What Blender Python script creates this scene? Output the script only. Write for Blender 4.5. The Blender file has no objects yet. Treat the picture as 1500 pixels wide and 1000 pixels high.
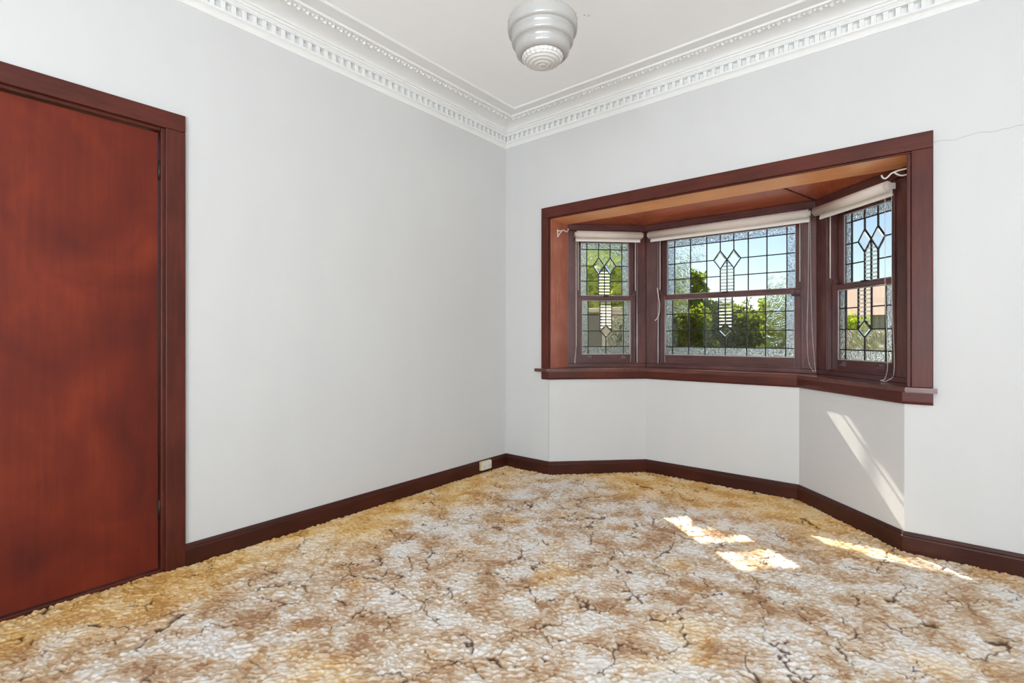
import bpy, bmesh, math, random
import numpy as np
from mathutils import Vector, Matrix
random.seed(7); rng = np.random.default_rng(7)
sc = bpy.context.scene
C = sc.collection
PI = math.pi

# ------------------------------------------------------------------ camera
YAW = math.atan2(596, 727)
cam_d = bpy.data.cameras.new('camera'); cam = bpy.data.objects.new('camera', cam_d); C.objects.link(cam)
cam_d.sensor_width = 36; cam_d.lens = 727 / 1500 * 36; cam_d.shift_y = -8 / 1500; cam_d.clip_start = 0.02
cam.location = (2.702, -3.214, 1.08); cam.rotation_euler = (PI / 2, 0, YAW)
sc.camera = cam

# ------------------------------------------------------------------ light
SUN_EL, SUN_AZ = math.radians(40), math.radians(52)      # azimuth to the left of +y
world = bpy.data.worlds.new('sky'); sc.world = world; world.use_nodes = True
wn = world.node_tree.nodes; wl = world.node_tree.links
sky = wn.new('ShaderNodeTexSky'); sky.sky_type = 'NISHITA'; sky.sun_disc = False
sky.sun_elevation = SUN_EL; sky.sun_rotation = -SUN_AZ; sky.air_density = 1.0; sky.dust_density = 0.6
wl.new(sky.outputs[0], wn['Background'].inputs[0]); wn['Background'].inputs[1].default_value = 0.128
sun_d = bpy.data.lights.new('sun', 'SUN'); sun = bpy.data.objects.new('sun', sun_d); C.objects.link(sun)
sun_d.energy = 16.0; sun_d.angle = math.radians(0.6); sun_d.color = (1.0, 0.93, 0.80)
travel = Vector((math.sin(SUN_AZ) * math.cos(SUN_EL), -math.cos(SUN_AZ) * math.cos(SUN_EL), -math.sin(SUN_EL)))
sun.rotation_euler = travel.to_track_quat('-Z', 'Y').to_euler(); sun.location = (-6, 6, 8)
W, LEN, CEIL = 5.0, 5.6, 2.83
def daylight(name, loc, rot, sx, sy, power):
    d = bpy.data.lights.new(name, 'AREA'); d.shape = 'RECTANGLE'; d.size = sx; d.size_y = sy; d.energy = power
    d.color = (0.87, 0.942, 1.0)
    o = bpy.data.objects.new(name, d); C.objects.link(o); o.location = loc; o.rotation_euler = rot
# added fill lamps tilted up at two invented windows behind the camera (window_4, window_5)
daylight('window_daylight', (3.4, -LEN + 0.05, 1.05), (PI / 2 + 0.85, 0, 0), 2.1, 1.3, 156)
daylight('window_daylight', (W - 0.05, -4.4, 1.05), (PI / 2 + 0.85, 0, PI / 2), 2.1, 1.3, 64)
vs = sc.view_settings
vs.view_transform = 'Standard'; vs.look = 'None'; vs.exposure = 0.36; vs.gamma = 1.0; vs.use_curve_mapping = False
sc.cycles.max_bounces = 14; sc.cycles.diffuse_bounces = 6; sc.cycles.transmission_bounces = 12; sc.cycles.transparent_max_bounces = 16
sc.cycles.use_denoising = True

# ------------------------------------------------------------------ helpers
def lin(r, g, b):
    f = lambda c: (c / 255) / 12.92 if c / 255 <= 0.04045 else ((c / 255 + 0.055) / 1.055) ** 2.4
    return (f(r), f(g), f(b), 1.0)
class NT:
    def __init__(self, name):
        self.m = bpy.data.materials.new(name); self.m.use_nodes = True
        self.n = self.m.node_tree.nodes; self.l = self.m.node_tree.links
        self.n.clear(); self.out = self.n.new('ShaderNodeOutputMaterial')
    def add(self, t, ins=None, **kw):
        n = self.n.new('ShaderNode' + t)
        for k, v in kw.items(): setattr(n, k, v)
        for k, v in (ins or {}).items():
            s = n.inputs[k]
            if isinstance(v, bpy.types.NodeSocket): self.l.new(v, s)
            else: s.default_value = v
        return n
    def math(self, op, a, b=0.0, clamp=False):
        return self.add('Math', {0: a, 1: b}, operation=op, use_clamp=clamp).outputs[0]
    def mix(self, f, a, b, blend='MIX'):
        n = self.n.new('ShaderNodeMix'); n.data_type = 'RGBA'; n.blend_type = blend
        for k, v in ((0, f), (6, a), (7, b)):
            if isinstance(v, bpy.types.NodeSocket): self.l.new(v, n.inputs[k])
            else: n.inputs[k].default_value = v
        return n.outputs[2]
    def ramp(self, f, stops):
        n = self.add('ValToRGB', {0: f}); e = n.color_ramp.elements
        while len(e) < len(stops): e.new(0.5)
        for el, (p, c) in zip(e, stops): el.position = p; el.color = c
        return n.outputs[0]
    def coords(self, scale=(1, 1, 1), kind='Object'):
        t = self.add('TexCoord'); return self.add('Mapping', {0: t.outputs[kind], 3: scale}).outputs[0]
    def noise(self, vec, scale, detail=3, rough=0.5, dist=0.0):
        return self.add('TexNoise', {'Vector': vec, 'Scale': scale, 'Detail': detail, 'Roughness': rough, 'Distortion': dist})
    def bump(self, h, strength, dist):
        return self.add('Bump', {'Height': h, 'Strength': strength, 'Distance': dist}).outputs[0]
    def pbr(self, **ins):
        b = self.add('BsdfPrincipled', {k.replace('_', ' '): v for k, v in ins.items()})
        self.l.new(b.outputs[0], self.out.inputs[0]); return self.m
def plain(name, rgb, rough=0.5, var=0.06, scale=8, **kw):
    t = NT(name); v = t.coords(); n = t.noise(v, scale, 4)
    c = lin(*rgb); d = tuple(x * (1 - 2 * var) for x in c[:3]) + (1,)
    return t.pbr(Base_Color=t.mix(n.outputs[0], d, c), Roughness=rough, **kw)

def wood(name, axis, dark, light, rough=0.4, blotch=1.3, coat=0.0):
    t = NT(name); s = [9.0, 9.0, 9.0]; s[axis] = 0.7
    g = t.noise(t.coords(tuple(s)), 6.0, 6, 0.65, 0.6)
    b = t.noise(t.coords(), blotch * 2, 3, 0.55, 0.4)
    f = t.math('ADD', t.math('MULTIPLY', g.outputs[0], 0.55), t.math('MULTIPLY', b.outputs[0], 0.6))
    col = t.ramp(f, [(0.32, lin(*dark)), (0.56, lin(*[(a + c) / 2 for a, c in zip(dark, light)])), (0.80, lin(*light))])
    fine = t.noise(t.coords(tuple(x * 6 for x in s)), 9, 2)
    return t.pbr(Base_Color=col, Roughness=rough, Coat_Weight=coat, Coat_Roughness=0.25, Specular_IOR_Level=0.3,
                 Normal=t.bump(fine.outputs[0], 0.12, 0.002))
M = {}
for i, a in enumerate('xyz'):
    M['wood_' + a] = wood('dark_mahogany_' + a, i, (60, 23, 16), (98, 42, 30))
    M['sash_' + a] = wood('sash_timber_' + a, i, (62, 34, 34), (108, 66, 62), rough=0.2, coat=0.8)
    M['skirt_' + a] = wood('skirting_timber_' + a, i, (44, 19, 14), (82, 37, 26), rough=0.36)
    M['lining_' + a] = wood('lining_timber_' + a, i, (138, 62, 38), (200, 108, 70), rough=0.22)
def door_mat():
    t = NT('stained_plywood_door'); v = t.coords((1, 1, 0.75))
    a = t.noise(v, 3.4, 4, 0.55, 0.5); b = t.noise(t.coords((14, 14, 0.8)), 4, 5, 0.6)
    f = t.math('ADD', t.math('MULTIPLY', a.outputs[0], 0.85), t.math('MULTIPLY', b.outputs[0], 0.22))
    col = t.ramp(f, [(0.36, lin(84, 29, 19)), (0.54, lin(104, 36, 22)), (0.72, lin(124, 47, 25))])
    return t.pbr(Base_Color=col, Roughness=0.5, Specular_IOR_Level=0.22)
M['head_lit_x'] = wood('lit_head_timber', 0, (214, 136, 84), (252, 190, 134), rough=0.28)  # sunlight bounced off the sill is lightened into this timber colour
M['side_sheen_z'] = wood('sheen_side_timber', 2, (150, 84, 66), (204, 134, 112), rough=0.22, coat=0.9)  # pale pinkish tone paints in the window sheen on the side boards
M['door'] = door_mat()
def plaster(name, rgb, warm):
    t = NT(name); v = t.coords(); a = t.noise(v, 1.1, 4, 0.6); b = t.noise(t.coords((1, 1, 0.35)), 5, 5, 0.6)
    f = t.math('MULTIPLY', a.outputs[0], b.outputs[0])
    fine = t.noise(v, 60, 3)
    return t.pbr(Base_Color=t.mix(t.math('MULTIPLY', f, 1.6, True), lin(*rgb), lin(*warm)), Roughness=0.62,
                 Normal=t.bump(fine.outputs[0], 0.08, 0.002))
M['wall'] = plaster('painted_plaster', (204, 204, 204), (212, 212, 211))
M['ceil'] = plaster('ceiling_plaster', (244, 245, 246), (247, 248, 249))
M['cornice'] = plaster('cornice_plaster', (229, 229, 228), (234, 234, 233))
M['crack'] = plain('crack_grey', (168, 166, 162), 0.9)  # grey line colour of the plaster cracks
M['opal'] = plain('opal_glass', (168, 166, 163), 0.2, 0.02, Coat_Weight=0.2)
M['bronze'] = plain('bronze_metal', (62, 28, 22), 0.4, Metallic=0.4)
M['putty'] = plain('pale_putty', (176, 166, 168), 0.5)
M['lead'] = plain('lead_came', (22, 24, 26), 0.5)
M['iron'] = plain('black_iron', (26, 24, 24), 0.45)
M['lift'] = plain('painted_sash_lift', (104, 84, 84), 0.35)
M['white_metal'] = plain('white_enamel', (232, 228, 220), 0.35)
M['cream_plastic'] = plain('yellowed_plastic', (214, 196, 140), 0.45)
M['white_plastic'] = plain('white_plastic', (228, 226, 218), 0.4)
M['slot'] = plain('socket_slot', (40, 38, 36), 0.6)
M['cord'] = plain('cotton_cord', (222, 212, 206), 0.8)
M['blind'] = plain('blind_fabric', (224, 214, 204), 0.75, 0.03, 30)
M['hem'] = plain('blind_hem', (240, 236, 230), 0.5, 0.02)

def clear_glass():
    t = NT('clear_glass'); tr = t.add('BsdfTransparent', {0: (0.95, 0.965, 0.96, 1)}); gl = t.add('BsdfGlossy', {'Roughness': 0.03})
    lw = t.add('LayerWeight', {0: 0.5}); fr = t.math('ADD', 0.03, t.math('MULTIPLY', t.math('POWER', lw.outputs[1], 4.0), 0.5))
    mx = t.add('MixShader', {0: fr, 1: tr.outputs[0], 2: gl.outputs[0]})
    t.l.new(mx.outputs[0], t.out.inputs[0]); return t.m
def relief_glass(name, scale, strength, dist, rough, tint, worms=0.0, through=0.15):
    t = NT(name); v = t.coords(); n = t.noise(v, scale, 2, 0.5, worms)
    g = t.add('BsdfGlass', {'Color': tint, 'Roughness': rough, 'IOR': 1.48, 'Normal': t.bump(n.outputs[0], strength, dist)})
    tr = t.add('BsdfTransparent', {0: tint}); mx = t.add('MixShader', {0: through, 1: g.outputs[0], 2: tr.outputs[0]})
    t.l.new(mx.outputs[0], t.out.inputs[0]); return t.m
M['clear'] = clear_glass()
M['rough'] = relief_glass('hammered_glass', 62, 1.0, 0.014, 0.0, (0.93, 0.97, 1.0, 1), 0.8)
M['wavy'] = relief_glass('rippled_glass', 17, 0.6, 0.02, 0.0, (0.97, 0.99, 0.98, 1), 1.2)
M['bevel'] = relief_glass('bevelled_glass', 5, 0.0, 0.001, 0.0, (0.98, 0.99, 0.99, 1))
def milk():
    t = NT('milk_glass'); a = t.add('BsdfTranslucent', {0: (0.62, 0.64, 0.62, 1)}); b = t.add('BsdfTransparent', {0: (0.9, 0.95, 0.93, 1)})
    d = t.add('BsdfDiffuse', {0: (0.85, 0.87, 0.86, 1)})
    m1 = t.add('MixShader', {0: 0.3, 1: a.outputs[0], 2: d.outputs[0]}); m2 = t.add('MixShader', {0: 0.25, 1: m1.outputs[0], 2: b.outputs[0]})
    t.l.new(m2.outputs[0], t.out.inputs[0]); return t.m
M['milk'] = milk()
def lens_glass():
    t = NT('prismatic_glass')
    return t.pbr(Base_Color=lin(222, 221, 218), Roughness=0.1, Transmission_Weight=0.15, IOR=1.45, Coat_Weight=0.5)
M['lens'] = lens_glass()

def carpet_mat():
    t = NT('sculpted_plush_carpet'); v = t.coords()
    sm = lambda x, lo, hi: t.add('MapRange', {0: x, 1: lo, 2: hi}, interpolation_type='SMOOTHSTEP').outputs[0]
    at_ = lambda n: t.add('Attribute', attribute_name=n).outputs['Fac']
    groove, tuft = at_('groove'), at_('tuft')
    # soft clouds of pale, tan and brown yarn, dithered tuft by tuft
    ca = t.noise(v, 6.5, 3, 0.55, 0.3).outputs[0]; cb = t.noise(v, 2.1, 2, 0.5).outputs[0]
    f = t.math('ADD', t.math('MULTIPLY', ca, 0.8), t.math('MULTIPLY', cb, 0.25))
    f = t.math('ADD', f, t.math('MULTIPLY', t.math('SUBTRACT', tuft, 0.5), 0.17))
    base = t.ramp(f, [(0.37, lin(166, 128, 96)), (0.47, lin(192, 164, 134)), (0.55, lin(208, 190, 170)), (0.64, lin(222, 216, 209))])
    och = t.ramp(f, [(0.38, lin(196, 144, 74)), (0.5, lin(216, 172, 104)), (0.64, lin(230, 202, 154))])
    sx = t.add('SeparateXYZ', {0: v}); nb = t.noise(v, 2.0, 3).outputs[0]
    near = t.math('MINIMUM', sx.outputs[0], t.math('ADD', t.math('MULTIPLY', sx.outputs[1], -1.0), 0.35))
    near = t.math('ADD', near, t.math('MULTIPLY', t.math('SUBTRACT', nb, 0.5), 0.9))
    gold = sm(near, 0.70, 0.05)
    gold = t.math('MAXIMUM', gold, t.math('MULTIPLY', sm(t.noise(v, 2.7, 2).outputs[0], 0.56, 0.70), 0.5))
    col = t.mix(gold, base, och)
    col = t.mix(t.math('MULTIPLY', groove, 0.92), col, lin(86, 52, 30))
    fib = t.noise(v, 420, 2).outputs[0]
    return t.pbr(Base_Color=col, Roughness=0.95, Specular_IOR_Level=0.1, Sheen_Weight=0.1, Normal=t.bump(fib, 0.4, 0.003))
M['carpet'] = carpet_mat()

def put(o, label=None, cat=None, group=None, kind=None):
    if label: o['label'] = label
    if cat: o['category'] = cat
    if group: o['group'] = group
    if kind: o['kind'] = kind
    return o
def link(name, me, mat=None, parent=None):
    o = bpy.data.objects.new(name, me); C.objects.link(o)
    if mat is not None and not me.materials: me.materials.append(mat if not isinstance(mat, str) else M[mat])
    if parent is not None: o.parent = parent
    return o
def empty(name, loc=(0, 0, 0), rz=0.0):
    o = bpy.data.objects.new(name, None); C.objects.link(o); o.location = loc; o.rotation_euler = (0, 0, rz); o.empty_display_size = 0.1
    return o
def from_bm(name, bm, mat, parent=None, smooth=False):
    bmesh.ops.recalc_face_normals(bm, faces=bm.faces)
    me = bpy.data.meshes.new(name); bm.to_mesh(me); bm.free()
    if smooth:
        for p in me.polygons: p.use_smooth = True
    return link(name, me, mat, parent)
def add_box(bm, x0, x1, y0, y1, z0, z1, bevel=0.0):
    r = bmesh.ops.create_cube(bm, size=1.0)
    bmesh.ops.scale(bm, vec=(x1 - x0, y1 - y0, z1 - z0), verts=r['verts'])
    bmesh.ops.translate(bm, vec=((x0 + x1) / 2, (y0 + y1) / 2, (z0 + z1) / 2), verts=r['verts'])
    if bevel:
        es = list({e for v in r['verts'] for e in v.link_edges})
        bmesh.ops.bevel(bm, geom=es, offset=bevel, segments=2, affect='EDGES', profile=0.5)
def box(name, x0, x1, y0, y1, z0, z1, mat, parent=None, bevel=0.003):
    bm = bmesh.new(); add_box(bm, x0, x1, y0, y1, z0, z1, bevel); return from_bm(name, bm, mat, parent)
def add_prism(bm, poly, a0, a1, axis=2):
    """poly: 2-D points; extruded from a0 to a1 along axis (2: xy poly, 1: xz poly, 0: yz poly)"""
    def P(p, a): return {2: (p[0], p[1], a), 1: (p[0], a, p[1]), 0: (a, p[0], p[1])}[axis]
    A = [bm.verts.new(P(p, a0)) for p in poly]; B = [bm.verts.new(P(p, a1)) for p in poly]
    n = len(poly); bm.faces.new(A); bm.faces.new(B[::-1])
    for i in range(n): bm.faces.new((A[i], A[(i + 1) % n], B[(i + 1) % n], B[i]))
def prism(name, poly, a0, a1, mat, parent=None, axis=2):
    bm = bmesh.new(); add_prism(bm, poly, a0, a1, axis); return from_bm(name, bm, mat, parent)
def sweep(name, path, prof, mat, parent=None, side=1):
    """prof: closed list of (distance into the room, z); path: 2-D polyline, room on its right (side=1)"""
    path = [Vector(p) for p in path]; bm = bmesh.new(); rings = []
    for i, p in enumerate(path):
        ns = []
        if i > 0: d = (p - path[i - 1]).normalized(); ns.append(Vector((d.y, -d.x)) * side)
        if i < len(path) - 1: d = (path[i + 1] - p).normalized(); ns.append(Vector((d.y, -d.x)) * side)
        n = ns[0] if len(ns) == 1 else (ns[0] + ns[1]) / (1 + ns[0].dot(ns[1]))
        rings.append([bm.verts.new((p.x + n.x * d, p.y + n.y * d, z)) for d, z in prof])
    m = len(prof)
    for a, b in zip(rings, rings[1:]):
        for k in range(m): bm.faces.new((a[k], a[(k + 1) % m], b[(k + 1) % m], b[k]))
    bm.faces.new(rings[0]); bm.faces.new(rings[-1][::-1])
    return from_bm(name, bm, mat, parent)
def add_tube(bm, pts, r, seg=8):
    pts = [Vector(p) for p in pts]; rings = []
    for i, p in enumerate(pts):
        d = (pts[min(i + 1, len(pts) - 1)] - pts[max(i - 1, 0)]).normalized()
        up = Vector((0, 0, 1)) if abs(d.z) < 0.9 else Vector((1, 0, 0))
        a = d.cross(up).normalized(); b = d.cross(a)
        rings.append([bm.verts.new(p + (a * math.cos(2 * PI * k / seg) + b * math.sin(2 * PI * k / seg)) * r) for k in range(seg)])
    for a, b in zip(rings, rings[1:]):
        for k in range(seg): bm.faces.new((a[k], a[(k + 1) % seg], b[(k + 1) % seg], b[k]))
    bm.faces.new(rings[0]); bm.faces.new(rings[-1][::-1])
def tube(name, pts, r, mat, parent=None, seg=8):
    bm = bmesh.new(); add_tube(bm, pts, r, seg); return from_bm(name, bm, mat, parent, True)
def lathe(name, prof, mat, parent=None, seg=48, smooth=True):
    bm = bmesh.new(); rings = []
    for r, z in prof:
        rings.append([bm.verts.new((r * math.cos(2 * PI * k / seg), r * math.sin(2 * PI * k / seg), z)) for k in range(seg)] if r > 1e-5 else [bm.verts.new((0, 0, z))])
    for a, b in zip(rings, rings[1:]):
        for k in range(seg):
            f = [a[k % len(a)], a[(k + 1) % len(a)], b[(k + 1) % len(b)], b[k % len(b)]]
            f = list(dict.fromkeys(f))
            if len(f) >= 3: bm.faces.new(f)
    return from_bm(name, bm, mat, parent, smooth)
def spline(pts, n=8):
    pts = [Vector(p) for p in pts]; q = [pts[0]] + pts + [pts[-1]]; out = []
    for i in range(1, len(q) - 2):
        p0, p1, p2, p3 = q[i - 1:i + 3]
        for k in range(n):
            t = k / n
            out.append(0.5 * ((2 * p1) + (p2 - p0) * t + (2 * p0 - 5 * p1 + 4 * p2 - p3) * t * t + (3 * p1 - p0 - 3 * p2 + p3) * t ** 3))
    return out + [pts[-1]]

# ------------------------------------------------------------------ room shell
P0, P1, P2, P3 = (0.445, 0.0), (1.005, 0.56), (2.085, 0.56), (2.645, 0.0)      # bay wall, inside face
Q0, Q1, Q2, Q3 = (0.46, 0.25), (0.93, 0.72), (2.163, 0.72), (2.655, 0.228)     # inner face of the window frames
SILL, SOF = 0.822, 2.0
GROUND = -0.55

o = prism('floor', [(0, -LEN), (W, -LEN), (W, 0), P3, P2, P1, P0, (0, 0)], -0.12, -0.026, 'carpet')
put(o, 'beige and golden sculpted plush carpet with dark broken crack lines', 'carpet', kind='structure')
def carpet_pile(parent, step=0.0042, y_far=-3.3):
    """the sculpted pile: a domed tuft every 10 mm and grooves cut along the pattern"""
    xs = np.arange(0, 3.7 + 1e-6, step); ys = np.arange(y_far, P1[1] + 1e-6, step); X, Y = np.meshgrid(xs, ys); nx, ny = len(xs), len(ys)
    def vnoise(x, y, f, seed):
        tab = np.random.default_rng(seed).random((256, 256)); x = x * f + 50; y = y * f + 50
        i = np.floor(x).astype(int); j = np.floor(y).astype(int); u = x - i; v = y - j; u = u * u * (3 - 2 * u); v = v * v * (3 - 2 * v)
        g = lambda a, b: tab[a % 256, b % 256]
        return (g(i, j) * (1 - u) + g(i + 1, j) * u) * (1 - v) + (g(i, j + 1) * (1 - u) + g(i + 1, j + 1) * u) * v
    def worley(x, y, cell, seed, jit=0.9):
        tab = np.random.default_rng(seed).random((1024, 1024, 3)); px, py = x / cell + 60, y / cell + 400; i = np.floor(px).astype(int); j = np.floor(py).astype(int)
        d1 = np.full(x.shape, 9.0); d2 = np.full(x.shape, 9.0); idv = np.zeros(x.shape)
        for a in (-1, 0, 1):
            for b in (-1, 0, 1):
                q = tab[(i + a) % 1024, (j + b) % 1024]
                d = np.hypot(i + a + 0.5 + (q[..., 0] - 0.5) * jit - px, j + b + 0.5 + (q[..., 1] - 0.5) * jit - py)
                near = d < d1; d2 = np.where(near, d1, np.minimum(d2, d)); idv = np.where(near, q[..., 2], idv); d1 = np.where(near, d, d1)
        return d1, d2, idv
    wx = X + 0.10 * (vnoise(X, Y, 4, 1) - 0.5) + 0.060 * (vnoise(X, Y, 14, 2) - 0.5) + 0.030 * (vnoise(X, Y, 45, 3) - 0.5)
    wy = Y + 0.10 * (vnoise(X, Y, 4, 4) - 0.5) + 0.060 * (vnoise(X, Y, 14, 5) - 0.5) + 0.030 * (vnoise(X, Y, 45, 6) - 0.5)
    d1, d2, _ = worley(wx, wy, 0.19, 11)
    e = (d2 - d1) * 0.19 * 0.5
    gate = np.clip((0.6 * vnoise(X, Y, 6, 7) + 0.4 * vnoise(X, Y, 13, 8) - 0.45) / 0.06, 0, 1)
    wid = 0.0019 + 0.0032 * vnoise(X, Y, 9, 9)
    groove = np.clip(1.4 - e / wid, 0, 1) * gate
    U = X + 0.012 * (vnoise(X, Y, 50, 21) - 0.5) + 0.03 * (vnoise(X, Y, 9, 25) - 0.5); V_ = Y + 0.012 * (vnoise(X, Y, 50, 22) - 0.5) + 0.03 * (vnoise(X, Y, 9, 26) - 0.5)
    t1, t2, tid = worley((0.8 * U + 0.6 * V_) / 1.75, -0.6 * U + 0.8 * V_, 0.0098, 12)
    dome = np.sqrt(np.clip(1 - (t1 / 0.85) ** 2, 0, 1))
    H = -0.0190 + 0.0135 * dome * (0.45 + 0.55 * tid) + 0.004 * vnoise(X, Y, 12, 23) - 0.006 * groove
    H = np.minimum(H, -0.0002)
    # keep inside the room outline
    inb = (Y <= 0) | ((Y <= X - P0[0]) & (Y <= -X + P3[0]) & (Y <= P1[1]))
    me = bpy.data.meshes.new('carpet_pile'); co = np.stack([X, Y, H], -1).reshape(-1, 3).astype(np.float32)
    idx = np.arange(nx * ny).reshape(ny, nx); ok = inb[:-1, :-1] & inb[1:, :-1] & inb[:-1, 1:] & inb[1:, 1:]
    F = np.stack([idx[:-1, :-1], idx[:-1, 1:], idx[1:, 1:], idx[1:, :-1]], -1)[ok].astype(np.int32)
    used = np.zeros(nx * ny, bool); used[F.ravel()] = True; new = np.cumsum(used) - 1
    co = co[used]; F = new[F].astype(np.int32); m = len(F)
    me.vertices.add(len(co)); me.vertices.foreach_set('co', co.ravel())
    me.loops.add(m * 4); me.loops.foreach_set('vertex_index', F.ravel()); me.polygons.add(m); me.polygons.foreach_set('loop_start', np.arange(0, m * 4, 4, dtype=np.int32))
    me.update(calc_edges=True); me.polygons.foreach_set('use_smooth', np.ones(m, bool))
    for n, a in (('groove', groove), ('tuft', tid)):
        at_ = me.attributes.new(n, 'FLOAT', 'POINT'); at_.data.foreach_set('value', a.ravel()[used].astype(np.float32))
    return put(link('carpet_pile', me, 'carpet', parent), kind='stuff')
carpet_pile(o)
o = box('ceiling', -0.15, W + 0.15, -LEN - 0.15, 0.28, CEIL, CEIL + 0.1, 'ceil', bevel=0)
put(o, 'flat white plaster ceiling', 'ceiling', kind='structure'); ceiling = o
D0, D1, DH = -3.312, -2.450, 2.046      # door opening
bm = bmesh.new()
add_box(bm, -0.14, 0, D1, 0.25, 0, CEIL); add_box(bm, -0.14, 0, -LEN - 0.14, D0, 0, CEIL); add_box(bm, -0.14, 0, D0, D1, DH, CEIL)
put(from_bm('wall_left', bm, 'wall'), 'white painted plaster wall holding the red brown door', 'wall', kind='structure')
bm = bmesh.new()
add_box(bm, 0, P0[0] - 0.005, 0, 0.25, GROUND, CEIL); add_box(bm, P0[0] - 0.005, 2.675, 0, 0.25, SOF + 0.02, CEIL)
add_box(bm, 2.675, W + 0.14, 0, 0.25, GROUND, CEIL); add_box(bm, P3[0], 2.675, 0, 0.25, GROUND, SILL - 0.026)
wall_back = put(from_bm('wall_back', bm, 'wall'), 'white painted plaster wall around the bay window opening', 'wall', kind='structure')
def offs(poly, d):
    poly = [Vector(p) for p in poly]; out = []
    for i, p in enumerate(poly):
        ns = []
        if i > 0: e = (p - poly[i - 1]).normalized(); ns.append(Vector((-e.y, e.x)))
        if i < len(poly) - 1: e = (poly[i + 1] - p).normalized(); ns.append(Vector((-e.y, e.x)))
        n = ns[0] if len(ns) == 1 else (ns[0] + ns[1]) / (1 + ns[0].dot(ns[1]))
        out.append(tuple(p + n * d))
    return out
bay = [P0, P1, P2, P3]
bo = offs(bay, 0.30)
bm = bmesh.new()
for i in range(3): add_prism(bm, [bay[i], bay[i + 1], bo[i + 1], bo[i]], GROUND, SILL - 0.026)
put(from_bm('wall_bay', bm, 'wall'), 'white plaster knee wall of three faces beneath the bay windows', 'wall', kind='structure')
# walls behind the camera, each with an added window opening to house a fill lamp
bm = bmesh.new(); y0 = -LEN - 0.14
add_box(bm, -0.14, 2.3, y0, -LEN, 0, CEIL); add_box(bm, 4.5, W + 0.14, y0, -LEN, 0, CEIL)
add_box(bm, 2.3, 4.5, y0, -LEN, 0, 0.3); add_box(bm, 2.3, 4.5, y0, -LEN, 1.9, CEIL)
put(from_bm('wall_front', bm, 'wall'), 'white plaster wall with an added wide window, opposite the bay', 'wall', kind='structure')
bm = bmesh.new()
add_box(bm, W, W + 0.14, -LEN, -5.5, 0, CEIL); add_box(bm, W, W + 0.14, -3.3, 0, 0, CEIL)
add_box(bm, W, W + 0.14, -5.5, -3.3, 0, 0.3); add_box(bm, W, W + 0.14, -5.5, -3.3, 1.9, CEIL)
put(from_bm('wall_right', bm, 'wall'), 'white plaster wall with an added wide window, opposite the door', 'wall', kind='structure')
for n, org, rz, wd in ((4, (2.3, -LEN - 0.07, 0.3), 0, 2.2), (5, (W + 0.07, -5.5, 0.3), PI / 2, 2.2)):
    r = put(empty('window_%d' % n, org, rz), 'added timber framed window behind the camera for a fill lamp, wall %s' % ('opposite the bay' if n == 4 else 'opposite the door'), 'window', kind='structure')
    bm = bmesh.new(); t_ = 0.06
    add_box(bm, 0, wd, -0.03, 0.03, 0, t_); add_box(bm, 0, wd, -0.03, 0.03, 1.6 - t_, 1.6)
    for x in (0, wd / 2 - t_ / 2, wd - t_): add_box(bm, x, x + t_, -0.03, 0.03, t_, 1.6 - t_)
    from_bm('window_frame', bm, 'sash_x', r)
    for k in range(2): box('pane', t_ + k * wd / 2 - (t_ / 2 if k else 0), (k + 1) * wd / 2 - t_ + (t_ / 2 if not k else 0), -0.003, 0.003, t_, 1.6 - t_, 'clear', r, 0)
# cracks and small damage in the paint
tube('plaster_crack', [(x, -0.0005, z) for x, z in [(2.759, 2.033), (2.78, 2.038), (2.803, 2.036), (2.82, 2.029), (2.84, 2.027), (2.865, 2.035), (2.889, 2.037), (2.91, 2.042), (2.936, 2.041), (2.96, 2.034), (2.982, 2.032), (3.0, 2.037), (3.027, 2.036), (3.05, 2.041), (3.071, 2.037), (3.15, 2.046), (3.3, 2.05)]], 0.0008, 'crack', wall_back, 4)
for pts in ([(1.250, -0.926), (1.262, -0.917), (1.268, -0.911)], [(1.288, -0.873), (1.296, -0.868)], [(1.302, -0.855), (1.311, -0.847)]):
    tube('plaster_crack', [(x, y, CEIL - 0.0005) for x, y in pts], 0.002, 'crack', ceiling, 4)

# skirting boards
sk = [(0, -0.018), (0.020, -0.018), (0.020, 0.066), (0.018, 0.071), (0.0145, 0.073), (0.0145, 0.078), (0.010, 0.086), (0.007, 0.0905), (0, 0.0905)]
def board(name, path, mat, label): put(sweep(name, path, sk, mat), label, 'baseboard', kind='structure')
mit = 0.020 * math.tan(math.radians(22.5))
board('baseboard_left', [(0, -2.378), (0, -0.0001)], 'skirt_y', 'dark timber skirting board along the wall with the door')
board('baseboard_back', [(0.0, 0), P0, P1], 'skirt_x', 'dark timber skirting board running from the room corner into the bay')
board('baseboard_bay', [P1, P2], 'skirt_x', 'dark timber skirting board below the wide middle bay window')
board('baseboard_right', [P2, P3, (W, 0), (W, -LEN), (0.021, -LEN)], 'skirt_x', 'dark timber skirting board running out of the bay past the sunlit patch')
board('baseboard_front', [(0, -LEN), (0, -3.39)], 'skirt_y', 'dark timber skirting board beyond the door')

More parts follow.
